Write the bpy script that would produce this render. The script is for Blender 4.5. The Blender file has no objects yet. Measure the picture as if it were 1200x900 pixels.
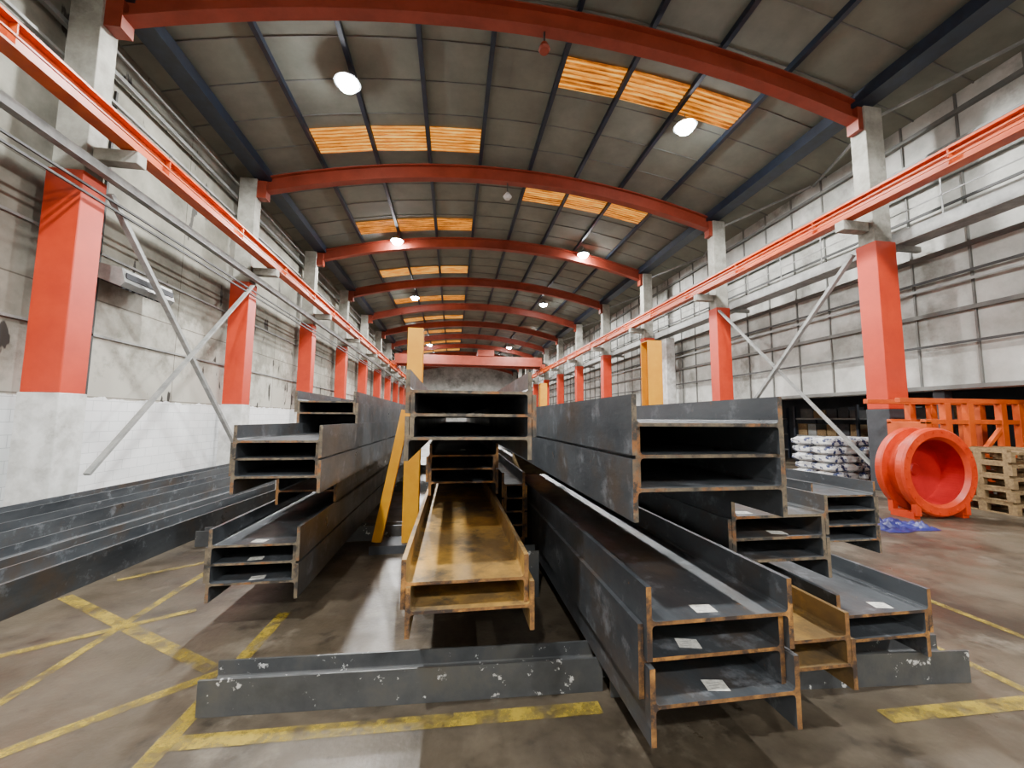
import bpy, bmesh, math, random
from mathutils import Vector, Matrix, noise
random.seed(4)
C=bpy.context.scene.collection
# ---------------- materials ----------------
def nt(name):
    m=bpy.data.materials.new(name); m.use_nodes=True
    n=m.node_tree; b=n.nodes['Principled BSDF']
    return m,n,b
def N(n,t,**k):
    x=n.nodes.new(t)
    for a,v in k.items():
        if a in x.inputs: x.inputs[a].default_value=v
        else: setattr(x,a,v)
    return x
def rgb(h):
    h=h.lstrip('#'); c=[int(h[i:i+2],16)/255 for i in (0,2,4)]
    return tuple([(x/12.92 if x<=.04045 else ((x+.055)/1.055)**2.4) for x in c]+[1])
def noisy(name,c1,c2,scale=2.0,rough=.7,metal=0,detail=8,lo=.35,hi=.65,bump=0.0,bscale=None,stretch=(1,1,1),c3=None,s3=1.0,lo3=.55,hi3=.7,c4=None,s4=20,lo4=.6,hi4=.7,rvar=0,c5=None,s5=3,lo5=.5,hi5=.6):
    m,n,b=nt(name)
    tc=N(n,'ShaderNodeTexCoord'); mp=N(n,'ShaderNodeMapping'); mp.inputs['Scale'].default_value=stretch
    n.links.new(tc.outputs['Object'],mp.inputs['Vector'])
    no=N(n,'ShaderNodeTexNoise',Scale=scale,Detail=detail,Roughness=.65)
    n.links.new(mp.outputs[0],no.inputs['Vector'])
    cr=N(n,'ShaderNodeValToRGB'); e=cr.color_ramp.elements
    e[0].position=lo;e[1].position=hi;e[0].color=rgb(c1);e[1].color=rgb(c2)
    n.links.new(no.outputs['Fac'],cr.inputs[0]); out=cr.outputs[0]
    for cc,s,l,h in ((c3,s3,lo3,hi3),(c4,s4,lo4,hi4),(c5,s5,lo5,hi5)):
        if cc:
            n3=N(n,'ShaderNodeTexNoise',Scale=s,Detail=6,Roughness=.7); n.links.new(tc.outputs['Object'],n3.inputs['Vector'])
            mr=N(n,'ShaderNodeMapRange'); mr.inputs[1].default_value=l; mr.inputs[2].default_value=h
            n.links.new(n3.outputs['Fac'],mr.inputs[0])
            mx=N(n,'ShaderNodeMix',data_type='RGBA'); n.links.new(mr.outputs[0],mx.inputs[0]); n.links.new(out,mx.inputs[6]); mx.inputs[7].default_value=rgb(cc)
            out=mx.outputs[2]
    n.links.new(out,b.inputs['Base Color'])
    b.inputs['Roughness'].default_value=rough; b.inputs['Metallic'].default_value=metal
    if rvar:
        rn=N(n,'ShaderNodeTexNoise',Scale=1.7,Detail=8,Roughness=.7); n.links.new(tc.outputs['Object'],rn.inputs['Vector'])
        rm=N(n,'ShaderNodeMapRange'); rm.inputs[1].default_value=.3;rm.inputs[2].default_value=.7;rm.inputs[3].default_value=rough-rvar;rm.inputs[4].default_value=rough+rvar
        n.links.new(rn.outputs['Fac'],rm.inputs[0]); n.links.new(rm.outputs[0],b.inputs['Roughness'])
    if bump:
        bn=N(n,'ShaderNodeTexNoise',Scale=bscale or scale*6,Detail=5); n.links.new(mp.outputs[0],bn.inputs['Vector'])
        bp=N(n,'ShaderNodeBump',Strength=bump,Distance=.02); n.links.new(bn.outputs['Fac'],bp.inputs['Height']); n.links.new(bp.outputs[0],b.inputs['Normal'])
    return m
M={}
M['floor']=noisy('floor_concrete','#40382c','#665c4e',1.3,.42,lo=.3,hi=.7,bump=.12,bscale=30,c3='#322b22',s3=.5,lo3=.46,hi3=.60,c4='#857c6e',s4=1.1,lo4=.56,hi4=.74,rvar=.17,c5='#2b261f',s5=4,lo5=.58,hi5=.72)
def worn():
    m,n,b=nt('worn_yellow_paint')
    tc=N(n,'ShaderNodeTexCoord'); no=N(n,'ShaderNodeTexNoise',Scale=6,Detail=10,Roughness=.75); n.links.new(tc.outputs['Object'],no.inputs['Vector'])
    mr=N(n,'ShaderNodeMapRange'); n.links.new(no.outputs['Fac'],mr.inputs[0]); mr.inputs[1].default_value=.40; mr.inputs[2].default_value=.60; mr.inputs[3].default_value=.05; mr.inputs[4].default_value=.85
    b.inputs['Base Color'].default_value=rgb('#a8902e'); b.inputs['Roughness'].default_value=.6
    n.links.new(mr.outputs[0],b.inputs['Alpha'])
    return m
M['yellow_line']=worn()
M['orange']=noisy('orange_paint','#b62f10','#cc3d17',1.5,.45,lo=.3,hi=.7)
M['arch']=noisy('arch_red_paint','#80301c','#963f2b',1.5,.5)
M['crane']=noisy('crane_rail_orange','#b8430f','#d05a17',2,.45)
M['conc']=noisy('column_concrete','#86857c','#b0afa6',2.0,.85,bump=.1,c3='#6c6a62',s3=.8)
M['white']=noisy('white_paint','#b8b8b4','#e2e3e1',3,.7,c3='#8f8d86',s3=1.2,lo3=.52,hi3=.7)
M['darkbase']=noisy('dark_paint','#2c2e33','#3e4045',3,.7)
M['roof']=noisy('roof_panel','#686a60','#7c7e72',.8,.85)
M['blue']=noisy('dark_blue_steel','#131b28','#1d2a3d',3,.5)
M['steelgrey']=noisy('grey_steel','#747675','#9c9d9a',3,.5)
M['cable']=noisy('dark_cable','#2c2c2c','#3c3c3c',3,.6)
M['steel']=noisy('mill_scale_steel','#2f3338','#5a5e62',2.0,.38,.2,lo=.3,hi=.7,bump=.1,bscale=25,stretch=(1,.35,1),c3='#54473b',s3=1.5,lo3=.52,hi3=.72,c4='#7c8086',s4=5,lo4=.56,hi4=.72,rvar=.14,c5='#86603c',s5=9,lo5=.67,hi5=.74)
M['steelspeck']=noisy('paint_flecked_steel','#3a3c3f','#5f6162',2.0,.45,.2,lo=.3,hi=.7,bump=.1,bscale=25,c3='#5a5751',s3=2,lo3=.5,hi3=.7,c4='#d5d6d5',s4=11,lo4=.625,hi4=.655)
M['steelend']=noisy('sawn_steel_end','#4b453e','#82745e',18,.6,.1,lo=.3,hi=.7,c3='#8e5c30',s3=5,lo3=.52,hi3=.64,c4='#383532',s4=8,lo4=.51,hi4=.60)
M['rust']=noisy('rusty_edge','#553a26','#a5763f',18,.75,.1,lo=.3,hi=.7,c3='#3b302a',s3=6,lo3=.46,hi3=.58,c4='#b8823f',s4=4,lo4=.56,hi4=.64)
M['rustbeam']=noisy('rusty_steel','#6a563c','#9a7a44',2.5,.55,.1,lo=.35,hi=.65,bump=.1,bscale=30,stretch=(1,.5,1),c3='#cc9c44',s3=1.3,lo3=.47,hi3=.64,c4='#4d4438',s4=3,lo4=.52,hi4=.66,rvar=.1)
M['yellow']=noisy('yellow_paint','#d89000','#e6a200',3,.5)
M['paper']=noisy('label_paper','#b9b7af','#e6e4dc',40,.8)
M['wood']=noisy('pallet_wood','#6b563c','#957c55',4,.8,stretch=(1,6,6))
M['ringor']=noisy('spool_orange','#b82e08','#d24012',3,.4)
M['ringred']=noisy('spool_red','#9c0c10','#b61618',3,.5)
M['bag']=noisy('printed_bag','#27315a','#cfd0d0',8,.5,lo=.42,hi=.48,detail=2,c3='#c9b9a0',s3=4,lo3=.6,hi3=.63)
M['tarp']=noisy('blue_tarp','#181a4c','#2c3078',4,.4)
M['lampmetal']=noisy('lamp_housing','#5b5e60','#7b7e80',3,.4)
M['heater']=noisy('heater_casing','#6c6e6d','#888a88',3,.4)
M['box']=noisy('stored_boxes','#3c4048','#6c6a66',1.5,.7)
def emis(name,col,s):
    m,n,b=nt(name); b.inputs['Base Color'].default_value=col; b.inputs['Emission Color'].default_value=col; b.inputs['Emission Strength'].default_value=s; return m
M['lamp']=emis('lamp_glow',(.93,.97,1,1),260)
def leftwall():
    m,n,b=nt('left_wall_concrete_brick')
    tc=N(n,'ShaderNodeTexCoord'); sp=N(n,'ShaderNodeSeparateXYZ'); n.links.new(tc.outputs['Object'],sp.inputs[0])
    cb=N(n,'ShaderNodeCombineXYZ'); n.links.new(sp.outputs[1],cb.inputs[0]); n.links.new(sp.outputs[2],cb.inputs[1])
    br=N(n,'ShaderNodeTexBrick'); br.inputs['Scale'].default_value=1; br.inputs['Brick Width'].default_value=.45; br.inputs['Row Height'].default_value=.225; br.inputs['Mortar Size'].default_value=.006
    br.inputs['Color1'].default_value=rgb('#f6f8fa');br.inputs['Color2'].default_value=rgb('#eceff1');br.inputs['Mortar'].default_value=rgb('#cdd1d4')
    n.links.new(cb.outputs[0],br.inputs['Vector'])
    no=N(n,'ShaderNodeTexNoise',Scale=.7,Detail=10,Roughness=.65); n.links.new(tc.outputs['Object'],no.inputs['Vector'])
    cr=N(n,'ShaderNodeValToRGB'); e=cr.color_ramp.elements; e[0].position=.3;e[1].position=.7;e[0].color=rgb('#5a594f');e[1].color=rgb('#a09e91'); n.links.new(no.outputs['Fac'],cr.inputs[0])
    no2=N(n,'ShaderNodeTexNoise',Scale=.55,Detail=8,Roughness=.7); n.links.new(tc.outputs['Object'],no2.inputs['Vector'])
    a=N(n,'ShaderNodeMath',operation='MULTIPLY_ADD'); n.links.new(sp.outputs[2],a.inputs[0]); a.inputs[1].default_value=-.09; a.inputs[2].default_value=.36
    a2=N(n,'ShaderNodeMath',operation='ADD'); n.links.new(a.outputs[0],a2.inputs[0]); n.links.new(no2.outputs['Fac'],a2.inputs[1])
    mr=N(n,'ShaderNodeMapRange'); n.links.new(a2.outputs[0],mr.inputs[0]); mr.inputs[1].default_value=.48; mr.inputs[2].default_value=.62
    mx=N(n,'ShaderNodeMix',data_type='RGBA'); n.links.new(mr.outputs[0],mx.inputs[0]); n.links.new(cr.outputs[0],mx.inputs[6]); mx.inputs[7].default_value=rgb('#bdbbb0')
    br2=N(n,'ShaderNodeTexBrick'); br2.offset=0; br2.inputs['Scale'].default_value=1; br2.inputs['Brick Width'].default_value=3; br2.inputs['Row Height'].default_value=2.1; br2.inputs['Mortar Size'].default_value=.015
    br2.inputs['Color1'].default_value=(1,1,1,1);br2.inputs['Color2'].default_value=(.85,.85,.85,1);br2.inputs['Mortar'].default_value=(.4,.38,.36,1)
    n.links.new(cb.outputs[0],br2.inputs['Vector'])
    ml=N(n,'ShaderNodeMix',data_type='RGBA',blend_type='MULTIPLY'); ml.inputs[0].default_value=1; n.links.new(mx.outputs[2],ml.inputs[6]); n.links.new(br2.outputs['Color'],ml.inputs[7])
    n4=N(n,'ShaderNodeTexNoise',Scale=1.6,Detail=4,Roughness=.5); mp4=N(n,'ShaderNodeMapping'); mp4.inputs['Scale'].default_value=(1,1.6,.5); n.links.new(tc.outputs['Object'],mp4.inputs[0]); n.links.new(mp4.outputs[0],n4.inputs['Vector'])
    m4=N(n,'ShaderNodeMapRange'); n.links.new(n4.outputs['Fac'],m4.inputs[0]); m4.inputs[1].default_value=.655; m4.inputs[2].default_value=.675
    md=N(n,'ShaderNodeMix',data_type='RGBA'); n.links.new(m4.outputs[0],md.inputs[0]); n.links.new(ml.outputs[2],md.inputs[6]); md.inputs[7].default_value=rgb('#3c3a36')
    ne=N(n,'ShaderNodeTexNoise',Scale=3,Detail=6); n.links.new(tc.outputs['Object'],ne.inputs['Vector'])
    ze=N(n,'ShaderNodeMath',operation='MULTIPLY_ADD'); n.links.new(ne.outputs['Fac'],ze.inputs[0]); ze.inputs[1].default_value=.25; n.links.new(sp.outputs[2],ze.inputs[2])
    lt=N(n,'ShaderNodeMath',operation='LESS_THAN'); n.links.new(ze.outputs[0],lt.inputs[0]); lt.inputs[1].default_value=2.2
    f=N(n,'ShaderNodeMix',data_type='RGBA'); n.links.new(lt.outputs[0],f.inputs[0]); n.links.new(md.outputs[2],f.inputs[6]); n.links.new(br.outputs['Color'],f.inputs[7])
    n.links.new(f.outputs[2],b.inputs['Base Color']); b.inputs['Roughness'].default_value=.85
    bp=N(n,'ShaderNodeBump',Strength=.3,Distance=.02); n.links.new(no.outputs['Fac'],bp.inputs['Height']); n.links.new(bp.outputs[0],b.inputs['Normal'])
    return m
M['lwall']=leftwall()
M['rwall']=noisy('right_wall_panel','#9a9b95','#c6c6c1',.9,.8,c3='#7f7f78',s3=.5,lo3=.5,hi3=.65)
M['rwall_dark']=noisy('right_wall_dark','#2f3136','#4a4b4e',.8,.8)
M['rib']=noisy('panel_rib','#5c5d5b','#74746f',2,.6)
def skylight_mat():
    m,n,b=nt('skylight_sheet')
    tc=N(n,'ShaderNodeTexCoord'); no=N(n,'ShaderNodeTexNoise',Scale=1.8,Detail=6,Roughness=.75); mp=N(n,'ShaderNodeMapping'); mp.inputs['Scale'].default_value=(.6,5,1)
    n.links.new(tc.outputs['Object'],mp.inputs[0]); n.links.new(mp.outputs[0],no.inputs['Vector'])
    wv=N(n,'ShaderNodeTexWave'); wv.bands_direction='Y'; wv.inputs['Scale'].default_value=2.1; wv.inputs['Distortion'].default_value=.6; n.links.new(tc.outputs['Object'],wv.inputs['Vector'])
    ad=N(n,'ShaderNodeMath',operation='MULTIPLY_ADD'); n.links.new(wv.outputs['Fac'],ad.inputs[0]); ad.inputs[1].default_value=.25; n.links.new(no.outputs['Fac'],ad.inputs[2])
    cr=N(n,'ShaderNodeValToRGB'); e=cr.color_ramp.elements; e[0].position=.45;e[1].position=.86;e[0].color=rgb('#6a2c02');e[1].color=rgb('#ffc864')
    e2=cr.color_ramp.elements.new(.66); e2.color=rgb('#e08414')
    n.links.new(ad.outputs[0],cr.inputs[0]); b.inputs['Base Color'].default_value=rgb('#6a3c08'); n.links.new(cr.outputs[0],b.inputs['Emission Color']); b.inputs['Emission Strength'].default_value=1.35
    return m
M['sky']=skylight_mat()
# ---------------- mesh builder ----------------
class MB:
    def __init__(s,name,parent=None): s.n=name;s.v=[];s.f=[];s.mi=[];s.m=[];s.p=parent
    def mat(s,k):
        if k not in s.m: s.m.append(k)
        return s.m.index(k)
    def box(s,x0,x1,y0,y1,z0,z1,k):
        i=len(s.v); s.v+=[(x0,y0,z0),(x1,y0,z0),(x1,y1,z0),(x0,y1,z0),(x0,y0,z1),(x1,y0,z1),(x1,y1,z1),(x0,y1,z1)]
        s.f+=[(i,i+3,i+2,i+1),(i+4,i+5,i+6,i+7),(i,i+1,i+5,i+4),(i+1,i+2,i+6,i+5),(i+2,i+3,i+7,i+6),(i+3,i,i+4,i+7)]; s.mi+=[s.mat(k)]*6; return s
    def bar(s,a,b,w,h,k,up=(0,0,1)):
        a=Vector(a);b=Vector(b);d=(b-a).normalized();up=Vector(up)
        r=d.cross(up)
        if r.length<1e-4: r=d.cross(Vector((1,0,0)))
        r.normalize();u=r.cross(d)
        i=len(s.v)
        for p in (a,b):
            for sx,sz in ((-1,-1),(1,-1),(1,1),(-1,1)): s.v.append(tuple(p+r*sx*w/2+u*sz*h/2))
        s.f+=[(i,i+1,i+2,i+3),(i+4,i+7,i+6,i+5),(i,i+4,i+5,i+1),(i+1,i+5,i+6,i+2),(i+2,i+6,i+7,i+3),(i+3,i+7,i+4,i)]; s.mi+=[s.mat(k)]*6; return s
    def extr(s,prof,y0,y1,k,kend,fn=None):
        i=len(s.v);n=len(prof); fn=fn or (lambda a,y,b:(a,y,b))
        for y in (y0,y1):
            for a,b in prof: s.v.append(tuple(fn(a,y,b)))
        for j in range(n):
            q=(j+1)%n; s.f.append((i+j,i+q,i+n+q,i+n+j)); s.mi.append(s.mat(k))
        s.f.append(tuple(range(i+n-1,i-1,-1))); s.f.append(tuple(range(i+n,i+2*n))); s.mi+=[s.mat(kend)]*2; return s
    def lathe(s,prof,seg,fn,ks):
        i=len(s.v);n=len(prof)
        for j in range(seg):
            t=2*math.pi*j/seg
            for r,d in prof: s.v.append(tuple(fn(r*math.cos(t),r*math.sin(t),d)))
        for j in range(seg):
            q=(j+1)%seg
            for a in range(n):
                b=(a+1)%n
                s.f.append((i+j*n+a,i+j*n+b,i+q*n+b,i+q*n+a)); s.mi.append(s.mat(ks[a]))
        return s
    def done(s,smooth=False,bevel=0):
        me=bpy.data.meshes.new(s.n); me.from_pydata(s.v,[],s.f)
        for k in s.m: me.materials.append(M[k])
        for p,i in zip(me.polygons,s.mi): p.material_index=i; p.use_smooth=smooth
        me.update(); bm=bmesh.new(); bm.from_mesh(me); bmesh.ops.recalc_face_normals(bm,faces=bm.faces); bm.to_mesh(me); bm.free()
        o=bpy.data.objects.new(s.n,me); C.objects.link(o)
        if s.p: o.parent=s.p
        if bevel:
            md=o.modifiers.new('bevel','BEVEL'); md.width=bevel; md.segments=2; md.limit_method='ANGLE'
        return o
def empty(name,loc=(0,0,0)):
    e=bpy.data.objects.new(name,None); C.objects.link(e); e.empty_display_size=.2; return e
def rotfn(cx,cy,ang):
    c,s_=math.cos(ang),math.sin(ang)
    return lambda a,y,b:(cx+(a-cx)*c-(y-cy)*s_, cy+(a-cx)*s_+(y-cy)*c, b)
def hprof(cx,cz,h,b,tf,tw,r=.018):
    w=h/2;f=b/2
    P=[(-w,-f),(-w+tf,-f),(-w+tf,-tw/2-r),(-w+tf+r*.3,-tw/2-r*.3),(-w+tf+r,-tw/2),(w-tf-r,-tw/2),(w-tf-r*.3,-tw/2-r*.3),(w-tf,-tw/2-r),(w-tf,-f),(w,-f)]
    P=P+[(-x,-z) for x,z in P]
    return [(cx+x,cz+z) for x,z in P]
# ---------------- room ----------------
Y0,Y1=-10,71
XL,XR=-7.7,12.3
XS=20.0
def zb(x): return 10.8-1.32*((x-1.9)/8.8)**2
def zr(x): return 11.58-1.2*((x-1.9)/8.8)**2
MB('floor').box(XL-.3,XS+.3,Y0-.3,Y1+.3,-.2,0,'floor').done()
MB('wall_left').box(XL-.3,XL,Y0,Y1,0,10.6,'lwall').done()
MB('wall_right').box(XR,XR+.3,Y0,Y1,2.5,10.6,'rwall').done()
w=MB('wall_side_bay'); w.box(XS,XS+.3,Y0,Y1,0,2.9,'rwall_dark'); w.done()
MB('ceiling_side_bay').box(XR+.3,XS+.3,Y0,Y1,2.9,3.0,'rwall_dark').done()
for q,yc in enumerate([8.2+6*i for i in range(-2,11)]):
    MB('side_bay_post').box(XR+.02,XR+.26,yc-.12,yc+.12,0,2.49,'darkbase').done()
t=MB('trim_wall_panels')
for z in (2.56,4.45,6.0,7.9,9.4): t.box(XR-.12,XR-.001,Y0,Y1,z-.05,z+.05,'rib')
for z,k in ((5.1,'steelgrey'),(5.3,'cable'),(3.6,'cable'),(7.1,'cable'),(8.6,'steelgrey')): t.box(XR-.17,XR-.121,Y0,Y1,z,z+.06,k)
y=Y0+.5
while y<Y1: 
    t.box(XR-.05,XR-.001,y-.02,y+.02,2.5,9.9,'rib'); y+=1.2
t.done()
MB('wall_back').box(XL,XS,Y1,Y1+.3,0,12,'rwall').done()
MB('wall_front').box(XL,XS,Y0-.3,Y0,0,12,'rwall').done()
xs=[XL-.3+(XR-XL+.6)*i/24 for i in range(25)]
r=MB('ceiling'); prof=[(x,zr(x)) for x in xs]+[(x,zr(x)+.15) for x in reversed(xs)]
n_=len(prof)
for y in (Y0-.3,Y1+.3):
    for a,b in prof: r.v.append((a,y,b))
for j in range(n_):
    q=(j+1)%n_; r.f.append((j,q,n_+q,n_+j)); r.mi.append(r.mat('roof'))
r.done()
PX=[-4.8,-2.92,-1.04,.84,2.8,4.7,6.6,8.5]
p=MB('roof_purlins')
for x in PX: p.box(x-.06,x+.06,Y0,Y1,zr(x)-.15,zr(x)+.02,'blue')
y=Y0+.7
while y<Y1:
    for a,b in zip(xs[:-1],xs[1:]):
        p.bar((a,y,zr(a)-.012),(b,y,zr(b)-.012),.025,.03,'rib')
    y+=1.25
p.done()
e=MB('eaves_beam'); e.box(-7.0,-6.5,Y0,Y1,9.98,10.3,'blue'); e.done()
e=MB('eaves_beam'); e.box(10.3,10.8,Y0,Y1,9.98,10.3,'blue'); e.done()
e=MB('wall_pipe'); e.box(-7.6,-7.5,Y0,Y1,9.2,9.3,'heater'); e.box(-7.62,-7.55,Y0,Y1,8.6,8.66,'steelgrey'); e.done()
COLS=[8.2+6*i for i in range(-2,11)]
for yc in COLS:
    a=MB('roof_arch_beam')
    X=[-6.95+(10.7+6.95)*i/28 for i in range(29)]
    for q in range(28):
        x0,x1=X[q],X[q+1]
        for (hw,lo,hi) in ((.14,0,.04),(.02,.04,.5),(.14,.5,.54)):
            i=len(a.v)
            for x in (x0,x1):
                z=zb(x)
                a.v+=[(x,yc-hw,z+lo),(x,yc+hw,z+lo),(x,yc+hw,z+hi),(x,yc-hw,z+hi)]
            a.f+=[(i,i+4,i+5,i+1),(i+1,i+5,i+6,i+2),(i+2,i+6,i+7,i+3),(i+3,i+7,i+4,i)]; a.mi+=[a.mat('arch')]*4
            if q==0: a.f.append((i,i+1,i+2,i+3)); a.mi.append(0)
            if q==27: a.f.append((i+4,i+7,i+6,i+5)); a.mi.append(0)
    a.box(-6.97,-6.6,yc-.15,yc+.15,9.3,zb(-6.8)+.4,'arch'); a.box(10.33,10.72,yc-.15,yc+.15,9.3,zb(10.5)+.4,'arch')
    a.done()
    for s,xc in ((-1,-7.17),(1,10.75)):
        c=MB('steel_column')
        c.box(xc-.27,xc+.27,yc-.2,yc+.2,6.25,9.95,'conc')
        c.box(xc-.3,xc+.3,yc-.25,yc+.25,2.1 if s<0 else 2.0,6.25,'orange')
        c.box(xc-.32,xc+.32,yc-.27,yc+.27,0,2.1 if s<0 else 2.0,'white' if s<0 else 'darkbase')
        xi=xc-s*.3
        c.box(min(xi,xi-s*.75),max(xi,xi-s*.75),yc-.12,yc+.12,6.55,6.8,'conc')
        c.done(bevel=.015)
rb=MB('roof_brace_rods')
for yc in COLS[1:9]:
    rb.bar((10.95,yc,9.75),(12.2,yc-3,9.85),.06,.06,'steelgrey'); rb.bar((10.95,yc-6,9.7),(12.2,yc-3.1,9.8),.06,.06,'steelgrey')
    rb.bar((-7.4,yc+.3,9.6),(-7.4,yc+5.7,9.6),.05,.05,'steelgrey')
rb.done()
for s,x in ((-1,-6.3),(1,9.9)):
    b=MB('crane_runway_beam')
    b.extr([(x-.14,6.82),(x+.14,6.82),(x+.14,6.86),(x+.02,6.86),(x+.02,7.2),(x+.14,7.2),(x+.14,7.24),(x-.14,7.24),(x-.14,7.2),(x-.02,7.2),(x-.02,6.86),(x-.14,6.86)],Y0,Y1,'crane','crane')
    b.box(x-.04,x+.04,Y0,Y1,7.24,7.3,'cable')
    for k in range(3 if s>0 else 1): b.box(x-s*(.25)-.015,x-s*(.25)+.015,Y0,Y1,6.88+.12*k,6.91+.12*k,'crane')
    y=Y0+1
    while y<Y1: b.box(x-.13,x+.13,y-.01,y+.01,6.86,7.2,'crane'); y+=3
    b.done()
g=MB('runway_tie_beam'); g.box(-6.75,-6.6,Y0,Y1,6.25,6.42,'steelgrey'); g.done()
g=MB('wall_conduit')
for x,z in ((-6.78,5.95),(-6.78,5.8)): g.box(x-.02,x+.02,Y0,Y1,z-.02,z+.02,'cable')
for z in (5.2,3.4): g.box(XL+.001,XL+.05,Y0,Y1,z,z+.05,'steelgrey')
for yc in COLS[:8]:
    g.box(XL+.001,XL+.05,yc+1.2,yc+1.25,2.1,9,'cable')
g.done()
g=MB('maintenance_walkway'); g.box(11.15,11.9,Y0,Y1,6.3,6.4,'steelgrey'); g.box(11.1,11.15,Y0,Y1,6.2,6.5,'steelgrey')
for z in (6.95,7.4): g.box(11.12,11.14,Y0,Y1,z,z+.025,'steelgrey')
y=Y0+.5
while y<Y1: g.box(11.12,11.14,y,y+.025,6.5,7.4,'steelgrey'); y+=1.5
for y in COLS: g.box(11.1,XR-.18,y-.05,y+.05,6.15,6.3,'steelgrey')
g.done()
for s,x in ((-1,-6.85),(1,10.42)):
    b=MB('cross_brace'); b.bar((x,8.5,6.1),(x,13.9,.6),.09,.11,'steelgrey',(1,0,0)); b.bar((x+.1,8.5,.6),(x+.1,13.9,6.1),.05,.11,'steelgrey',(1,0,0)); b.done()
def sky(x0,x1,y0,y1):
    k=MB('skylight'); nx=3
    W=(x1-x0)/nx
    for i in range(nx):
        a=x0+i*W+.08; bb=x0+(i+1)*W-.08
        n=16
        for j in range(n):
            ya=y0+(y1-y0)*j/n; yb=y0+(y1-y0)*(j+1)/n
            o0=.03*(j%2); o1=.03*((j+1)%2)
            i0=len(k.v); k.v+=[(a,ya,zr(a)-.04-o0),(bb,ya,zr(bb)-.04-o0),(bb,yb,zr(bb)-.04-o1),(a,yb,zr(a)-.04-o1)]; k.f.append((i0,i0+1,i0+2,i0+3)); k.mi.append(k.mat('sky'))
    k.done()
for i in range(9): sky(-4.8,.84,12.45+6.05*i,13.65+6.05*i)
for y in (3.3,9.4,15.5): sky(2.8,8.5,y,y+1.0)
def cyl(name,r0,r1,z0,z1,k,seg=24,parent=None,loc=(0,0)):
    b=MB(name,parent); 
    for z,r_ in ((z0,r0),(z1,r1)):
        for j in range(seg):
            t_=2*math.pi*j/seg; b.v.append((loc[0]+r_*math.cos(t_),loc[1]+r_*math.sin(t_),z))
    for j in range(seg): q=(j+1)%seg; b.f.append((j,q,seg+q,seg+j)); b.mi.append(b.mat(k))
    b.f+=[tuple(range(seg-1,-1,-1)),tuple(range(seg,2*seg))]; b.mi+=[0,0]
    return b.done()
for yl in (-8.5,.8,10.3,19.8,29.3,38.8,48.3,58):
    for xl in (-3.0,6.9):
        E=empty('high_bay_lamp'); 
        zl=10.7
        cyl('lens',.20,.29,zl-.14,zl,'lamp',parent=E,loc=(xl,yl))
        cyl('housing',.34,.15,zl,zl+.2,'lampmetal',parent=E,loc=(xl,yl))
        cyl('rod',.012,.012,zl+.2,zr(xl)-.01,'lampmetal',8,parent=E,loc=(xl,yl))
        L=bpy.data.lights.new('lamp_light','SPOT'); L.energy=3500; L.shadow_soft_size=.22; L.color=(1,.99,.95); L.spot_size=math.radians(168); L.spot_blend=.25
        o=bpy.data.objects.new('lamp_light',L); o.location=(xl,yl,zl-.42); C.objects.link(o); o.parent=E
b=MB('overhead_crane')
for y in (43,45): b.box(-6.3,9.9,y-.25,y+.25,7.6,8.6,'arch')
for x in (-6.3,9.9): b.box(x-.2,x+.2,42,46,7.32,7.75,'arch')
b.box(2.6,4.4,42.6,45.4,8.6,9.3,'arch'); b.done()
E=MB('warning_siren'); E.box(1.93,1.97,8.18,8.22,10.5,10.8,'cable'); E.lathe([(0,10.3),(.11,10.3),(.14,10.36),(.08,10.5),(0,10.5)],16,lambda a,b_,d:(1.95+a,8.2+b_,d),['arch']*5); E.done()
E=MB('pendant_lamp'); E.box(1.9,1.93,14.18,14.21,10.4,10.8,'cable'); E.lathe([(0,10.15),(.1,10.15),(.17,10.25),(.05,10.42),(0,10.42)],16,lambda a,b_,d:(1.915+a,14.195+b_,d),['white']*5); E.done()
# ---------------- beam stacks ----------------
TF=.027;TW=.018
def stack(x0,x1,yn,yf,zbot,n,b,start=1,mats=None,jit=None,labels=None,end='rust'):
    E=empty('steel_beam_stack'); h=x1-x0-(TF+.004); cx=(x0+x1)/2; sp=b/2+TW/2+.001
    for i in range(n):
        sg=start*(1 if i%2==0 else -1); z=zbot+b/2+i*sp
        m=MB('beam_%d'%(i+1),E); k=(mats or ['steel']*n)[i]
        dy=(jit or [0]*n)[i]; bx=cx+sg*(TF/2+.002)
        m.extr(hprof(bx,z,h,b,TF,TW),yn+dy,yf+dy*1.5,k,end); m.done()
        if labels and labels[i] is not None:
            lx=labels[i]; l=MB('label_%d'%(i+1),E); lx=bx+lx*h
            l.extr([(lx-.055,z+TW/2+.0005),(lx+.055,z+TW/2+.0005),(lx+.055,z+TW/2+.0015),(lx-.055,z+TW/2+.0015)],yn+dy+.05,yn+dy+.13,'paper','paper',rotfn(lx,yn+dy+.09,random.uniform(-.3,.3))); 
            for q in range(3): l.extr([(lx-.035,z+TW/2+.0016),(lx+.01+.01*q,z+TW/2+.0016),(lx+.01+.01*q,z+TW/2+.0019),(lx-.035,z+TW/2+.0019)],yn+dy+.07+.018*q,yn+dy+.073+.018*q,'steelgrey','steelgrey')
            l.done()
    return zbot+b+(n-1)*sp
stack(.90,1.72,1.80,14,.2,3,.34,1,jit=[0,.05,.02],labels=[.0,-.1,-.05])
stack(1.77,2.28,2.0,13,.2,2,.27,1,mats=['rustbeam','rustbeam'])
stack(2.36,3.1,2.2,14,.2,2,.27,-1,labels=[None,.1],mats=['steel','steel'])
stack(.90,1.80,1.87,13.5,1.19,3,.31,-1,jit=[0,.03,0],end='steelend')
stack(1.84,2.62,2.43,13,.62,3,.27,1,labels=[None,.1,-.3],end='steelend')
stack(4.0,4.88,3.9,15,.2,4,.31,1,end='steelend')
stack(-.28,.51,2.4,14,.44,2,.28,1,mats=['rustbeam','rustbeam'],jit=[0,.03])
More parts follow.
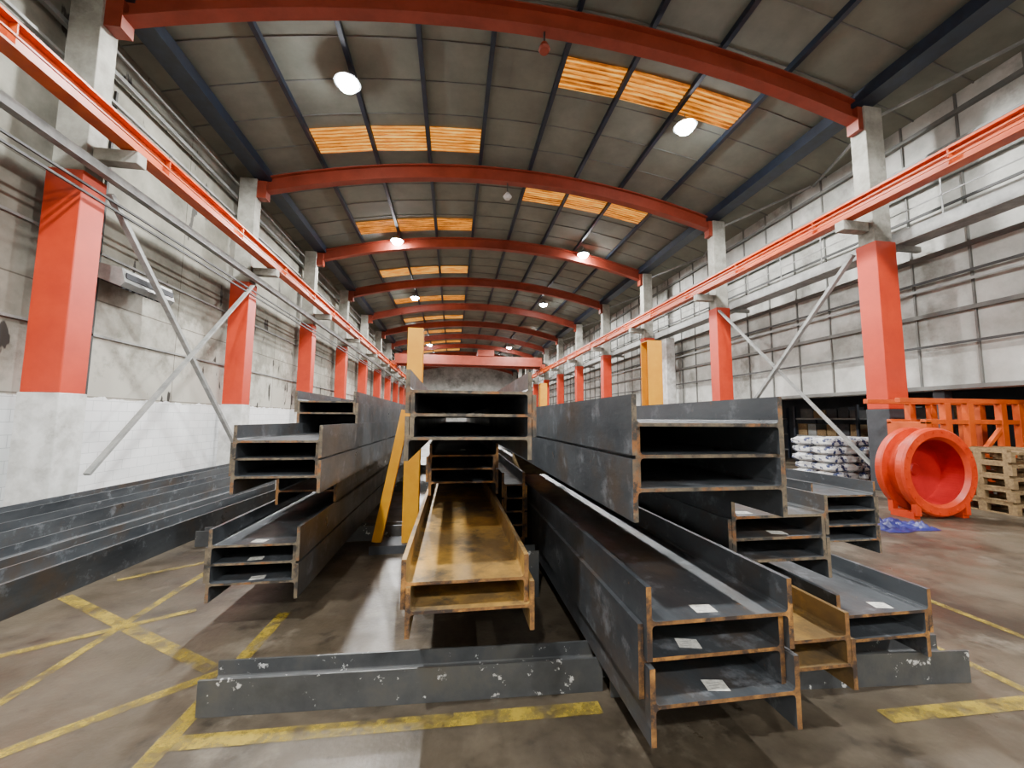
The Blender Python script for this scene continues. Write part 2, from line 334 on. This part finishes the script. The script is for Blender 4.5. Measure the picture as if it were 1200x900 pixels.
stack(-.27,.50,4.25,14,.89,3,.26,1)
stack(-.30,.55,2.54,14.5,1.43,3,.28,-1,labels=[None,.0,None],end='steelend')
stack(.57,.87,4.5,13,.2,5,.28,-1)
stack(-1.98,-1.25,3.6,15.6,.2,3,.28,1,jit=[0,.02,0],labels=[.0,.0,.0],end='steelend')
stack(-1.9,-1.25,4.6,14.6,.76,1,.28,1)
stack(-1.86,-1.12,3.62,15.4,1.05,3,.28,1,jit=[0,.03,.0],end='steelend')
stack(-1.88,-1.15,5.0,15,1.62,2,.26,1,end='steelend')
def bearer(a,bb,zt=.2,z0=0,w=.2,k='steelspeck'):
    m=MB('bearer_beam'); a=Vector((a[0],a[1],0));bb=Vector((bb[0],bb[1],0)); L=(bb-a).length; ang=math.atan2(bb.y-a.y,bb.x-a.x)
    P=hprof(0,z0+zt/2,w,zt-.002,.014,.012,.01)
    def fn(q,y,z): 
        return (a.x+math.cos(ang)*y-math.sin(ang)*q, a.y+math.sin(ang)*y+math.cos(ang)*q, z)
    m.extr(P,0,L,k,'steelend',fn); m.done()
bearer((-1.40,2.69),(.97,2.58)); bearer((1.0,2.52),(3.4,2.32))
for y in (5.8,9.5,12.8): bearer((-3.3,y+.1),(5,y))
bearer((-.3,3.9),(.85,3.9),.43)
def packer(x0,x1,y,z0,z1):
    MB('timber_packer').box(x0,x1,y-.06,y+.06,z0,z1,'wood').done()
for y in (5.8,12.8): packer(-.27,.5,y,.2,.44); packer(.9,1.7,y,.88,1.19); packer(-1.9,-1.3,y,.735,.76)
def fbeam(x0,y0,x1,y1,z,b=.3,h=.34,k='steel'):
    m=MB('floor_steel_beam'); L=math.hypot(x1-x0,y1-y0); ang=math.atan2(-(x1-x0),(y1-y0))
    P=hprof(0,z+h/2,b,h,.02,.015)
    c,s_=math.cos(ang),math.sin(ang)
    m.extr(P,0,L,k,'rust',lambda q,y,zz:(x0+q*c-y*s_, y0+q*s_+y*c, zz)); m.done()
fbeam(-4.05,1.5,-3.5,9,0,.42,.30); fbeam(-4.85,1.2,-4.3,10,0,.45,.26); fbeam(-5.75,1.0,-5.3,11,0,.5,.30); fbeam(-6.45,1,-6.1,13,0,.42,.36)
def post(x,y,hh,w,brace=0):
    m=MB('yellow_rack_post')
    m.box(x-w/2,x+w/2,y-w/2,y-w/2+.02,0,hh,'yellow'); m.box(x-w/2,x+w/2,y+w/2-.02,y+w/2,0,hh,'yellow'); m.box(x-.01,x+.01,y-w/2+.02,y+w/2-.02,0,hh,'yellow'); m.box(x-w/2,x+w/2,y-w/2,y+w/2,hh,hh+.015,'yellow')
    if brace: m.bar((x+brace*.42,y,.1),(x+brace*.1,y,1.8),.12,.1,'yellow',(0,1,0))
    m.box(x-w*(2.4 if brace else 1),x+w,y-w,y+w,0,.1,'darkbase'); m.done()
post(-.52,5.4,2.9,.2,-1); post(3.42,6.3,3.05,.26); post(3.42,14.6,3.05,.26); post(3.42,20,3.05,.26)
fm=MB('floor_marking')
def line(a,b,w,k=[0]):
    a=Vector(a);b=Vector(b);d=(b-a).normalized();nrm=Vector((-d.y,d.x))*w/2
    k[0]+=1; z=.002+.0004*k[0]
    i=len(fm.v)
    for p_ in (a-nrm,b-nrm,b+nrm,a+nrm): fm.v.append((p_.x,p_.y,z))
    fm.f.append((i,i+1,i+2,i+3)); fm.mi.append(fm.mat('yellow_line'))
line((-2.60,1),(-2.64,5.7),.07); line((-3.57,4.4),(-1.57,3.05),.1); line((-2.6,2.18),(-1.44,3.05),.08); line((-1.47,1.6),(-1.41,3.8),.1)
line((-1.5,2.42),(.9,2.35),.1); line((-3.6,3.13),(-2.2,3.96),.07); line((-3.4,4.75),(-2.65,5.3),.07)
line((4.5,.5),(4.53,3.85),.07); line((3.62,.5),(3.64,3.3),.07); line((2.5,2.05),(3.62,2.02),.1)
line((5.6,6),(5.6,40),.08)
fm.done()
# ---------------- pipe spool ----------------
def spool(cx,cy,R,yaw):
    ax=Vector((math.sin(yaw),math.cos(yaw),0)); sd=Vector((math.cos(yaw),-math.sin(yaw),0)); c0=Vector((cx,cy,R+.03))
    fn=lambda a,b_,d: c0+sd*a+Vector((0,0,1))*b_+ax*d
    m=MB('flanged_pipe_spool'); 
    r=.57
    prof=[(r,.06),(r+.05,0),(R-.03,0),(R,.03),(R,.12),(R-.02,.14),(r+.07,.14),(r+.07,.36),(R-.02,.36),(R,.38),(R,.46),(R-.02,.48),(r,.48)]
    ks=['ringor']*12+['ringred']
    m.lathe(prof,72,fn,ks)
    m.lathe([(0,.42),(r+.01,.42),(r+.01,.45),(0,.45)],64,fn,['ringred']*4)
    m.lathe([(0,.39),(.09,.39),(.12,.419),(0,.419)],32,fn,['ringred']*4)
    for j in range(24):
        t=2*math.pi*(j+.5)/24; q=R-.07
        a_,b_=q*math.cos(t),q*math.sin(t)
        m.bar(fn(a_,b_,-.01),fn(a_,b_,.01),.03,.03,'ringor')
    for a_ in (-.5,.5):
        i=fn(a_,-R-.02,.05); j=fn(a_,-R-.02,.43)
        m.bar((i.x,i.y,.06),(j.x,j.y,.06),.12,.12,'ringor')
        m.bar((i.x,i.y,.06),(i.x,i.y,.32),.08,.1,'ringor'); m.bar((j.x,j.y,.06),(j.x,j.y,.32),.08,.1,'ringor')
    m.done(smooth=False)
spool(8.55,5.75,.78,math.radians(2))
# orange frame
f_=MB('orange_steel_frame')
for y in (6.9,7.55):
    f_.box(9.3,14.2,y-.05,y+.05,2.1,2.2,'crane'); f_.box(9.9,14.2,y-.05,y+.05,1.65,1.75,'crane')
    for x in (10.5,11.1,12.0,12.5): f_.box(x-.08,x+.08,y-.06,y+.06,0,2.1,'crane')
    f_.box(9.9,12.5,y-.05,y+.05,.9,1.0,'crane')
for x in (10.5,11.1,12.0,12.5): f_.box(x-.05,x+.05,6.95,7.5,2.1,2.18,'crane'); f_.box(x-.05,x+.05,6.95,7.5,.3,.4,'crane')
f_.bar((10.5,6.9,.2),(12.0,6.9,1.6),.08,.08,'crane',(0,1,0)); f_.box(9.9,10.05,6.85,7.6,0,1.7,'crane')
f_.done(bevel=.008)
for pz in range(5):
    q=MB('wooden_pallet'); z=.24*pz+.0; dx=random.uniform(-.03,.03); x0,x1,y0,y1=10.15+dx,11.35+dx,5.75,6.7
    for i in range(3): 
        xx=x0+(x1-x0-.1)*i/2; q.box(xx,xx+.1,y0,y1,z,z+.02,'wood')
        for j in range(3): yy=y0+(y1-y0-.12)*j/2; q.box(xx,xx+.1,yy,yy+.12,z+.02,z+.14,'wood')
    for i in range(3): yy=y0+(y1-y0-.12)*i/2; q.box(x0,x1,yy,yy+.12,z+.14,z+.165,'wood')
    for i in range(7): xx=x0+(x1-x0-.12)*i/6; q.box(xx,xx+.12,y0,y1,z+.166,z+.19,'wood')
    for i in range(3): xx=x0+(x1-x0-.1)*i/2; q.box(xx,xx+.1,y0+.05,y1-.05,z+.19,z+.24,'wood')
    q.done()
def bags():
    E=empty('bag_pile')
    k=0
    for layer in range(5):
        for ix in range(3):
            for iy in range(2):
                k+=1
                bm=bmesh.new(); bmesh.ops.create_cube(bm,size=1); bmesh.ops.subdivide_edges(bm,edges=bm.edges[:],cuts=6,use_grid_fill=True)
                sx,sy,sz=.86,.62,.27; off=Vector((random.uniform(-5,5),k*3.1,0))
                for v in bm.verts:
                    x,y,z=v.co*2
                    pz=z*(1-.55*max(abs(x),abs(y))**4)
                    nz=noise.noise(Vector((x*1.5,y*1.5,z))+off)*.12
                    v.co=Vector((x*sx/2*(1+nz*.5),y*sy/2*(1+nz*.5),pz*sz/2+nz*.12))
                me=bpy.data.meshes.new('bag'); bm.to_mesh(me); bm.free(); me.materials.append(M['bag'])
                for p in me.polygons: p.use_smooth=True
                o=bpy.data.objects.new('bag_%d'%k,me); C.objects.link(o); o.parent=E
                o.location=(10.85+ix*.84+random.uniform(-.08,.08)-(.1*layer if ix==2 else 0),9.75+iy*.62,.16+layer*.235); o.rotation_euler=(0,0,random.uniform(-.25,.25))
    MB('pallet_base',E).box(10.4,12.9,9.4,10.75,0,.05,'wood').done()
bags()
def tarp():
    bm=bmesh.new(); bmesh.ops.create_grid(bm,x_segments=50,y_segments=40,size=.5)
    for v in bm.verts:
        x,y=v.co.x,v.co.y
        h=abs(noise.noise(Vector((x*5,y*3,1))))*.2+abs(noise.noise(Vector((x*11,y*13,4))))*.06
        ed=min(1,(.5-max(abs(x),abs(y)))*6)
        r=.75+.3*noise.noise(Vector((math.atan2(y,x)*1.2,0,7)))
        v.co=Vector((x*1.3*r,y*.85*r,.006+h*ed))
    me=bpy.data.meshes.new('tarp'); bm.to_mesh(me); bm.free(); me.materials.append(M['tarp'])
    for p in me.polygons: p.use_smooth=True
    o=bpy.data.objects.new('blue_tarp',me); C.objects.link(o); o.location=(7.15,5.5,0)
tarp()
h=MB('wall_heater')
h.extr([(-7.5,4.62),(-7.05,4.45),(-6.97,4.55),(-7.05,4.85),(-7.5,4.95)],9.2,10.7,'heater','steelgrey')
for i in range(8): yy=9.3+i*.17; h.bar((-7.47,yy,4.6),(-7.05,yy,4.43),.08,.03,'darkbase')
h.bar((-6.99,9.25,4.7),(-6.99,10.65,4.7),.03,.12,'darkbase')
for yy in (9.4,10.5): h.box(-7.69,-7.5,yy-.03,yy+.03,4.7,4.76,'steelgrey')
h.done()
MB('ventilation_duct').box(11.3,11.8,19.2,19.8,0,6.1,'white').done(bevel=.02)
for y0 in (4.2,9.0,12.0,16,20,26,32):
    s_=MB('storage_shelving')
    for x in (14.4,15.4):
        for y in (y0,y0+2.6): s_.box(x-.04,x+.04,y-.04,y+.04,0,2.3,'blue')
    for z in (.35,1.05,1.75): s_.box(14.4,15.4,y0,y0+2.6,z,z+.06,'steelgrey')
    for z in (.41,1.11,1.81):
        y=y0+.1
        while y<y0+2.2:
            d=random.uniform(.3,.6); hh=random.uniform(.2,.5); s_.box(14.5,15.2,y,y+d-.05,z,z+hh,random.choice(['box','wood','heater','darkbase'])); y+=d
    s_.done()
for y in (10,22,36):
    E=empty('tube_light'); MB('tube',E).box(16-.04,16+.04,y-.6,y+.6,2.72,2.8,'lampmetal').done()
    L=bpy.data.lights.new('tube_lamp','AREA'); L.shape='RECTANGLE'; L.size=.1; L.size_y=1.2; L.energy=60
    o=bpy.data.objects.new('tube_lamp',L); o.location=(16,y,2.7); C.objects.link(o); o.parent=E
# ---- camera
f=455.; psi=math.radians(8.6); th=math.radians(5.1); ep=math.radians(.42); H=1.7
F=Vector((math.sin(psi)*math.cos(th),math.cos(psi)*math.cos(th),math.sin(th))); R=Vector((math.cos(psi),-math.sin(psi),0)); U=R.cross(F)
R2=R*math.cos(ep)+U*math.sin(ep); U2=U*math.cos(ep)-R*math.sin(ep)
cam=bpy.data.cameras.new('camera'); cam.sensor_width=36; cam.lens=f/1200*36; cam.clip_start=.05
co=bpy.data.objects.new('camera',cam); C.objects.link(co); bpy.context.scene.camera=co
mt=Matrix((R2,U2,-F)).transposed().to_4x4(); mt.translation=(0,0,H); co.matrix_world=mt
wd=bpy.data.worlds.new('world'); wd.use_nodes=True; wd.node_tree.nodes['Background'].inputs[0].default_value=(.5,.55,.6,1); wd.node_tree.nodes['Background'].inputs[1].default_value=.3; bpy.context.scene.world=wd
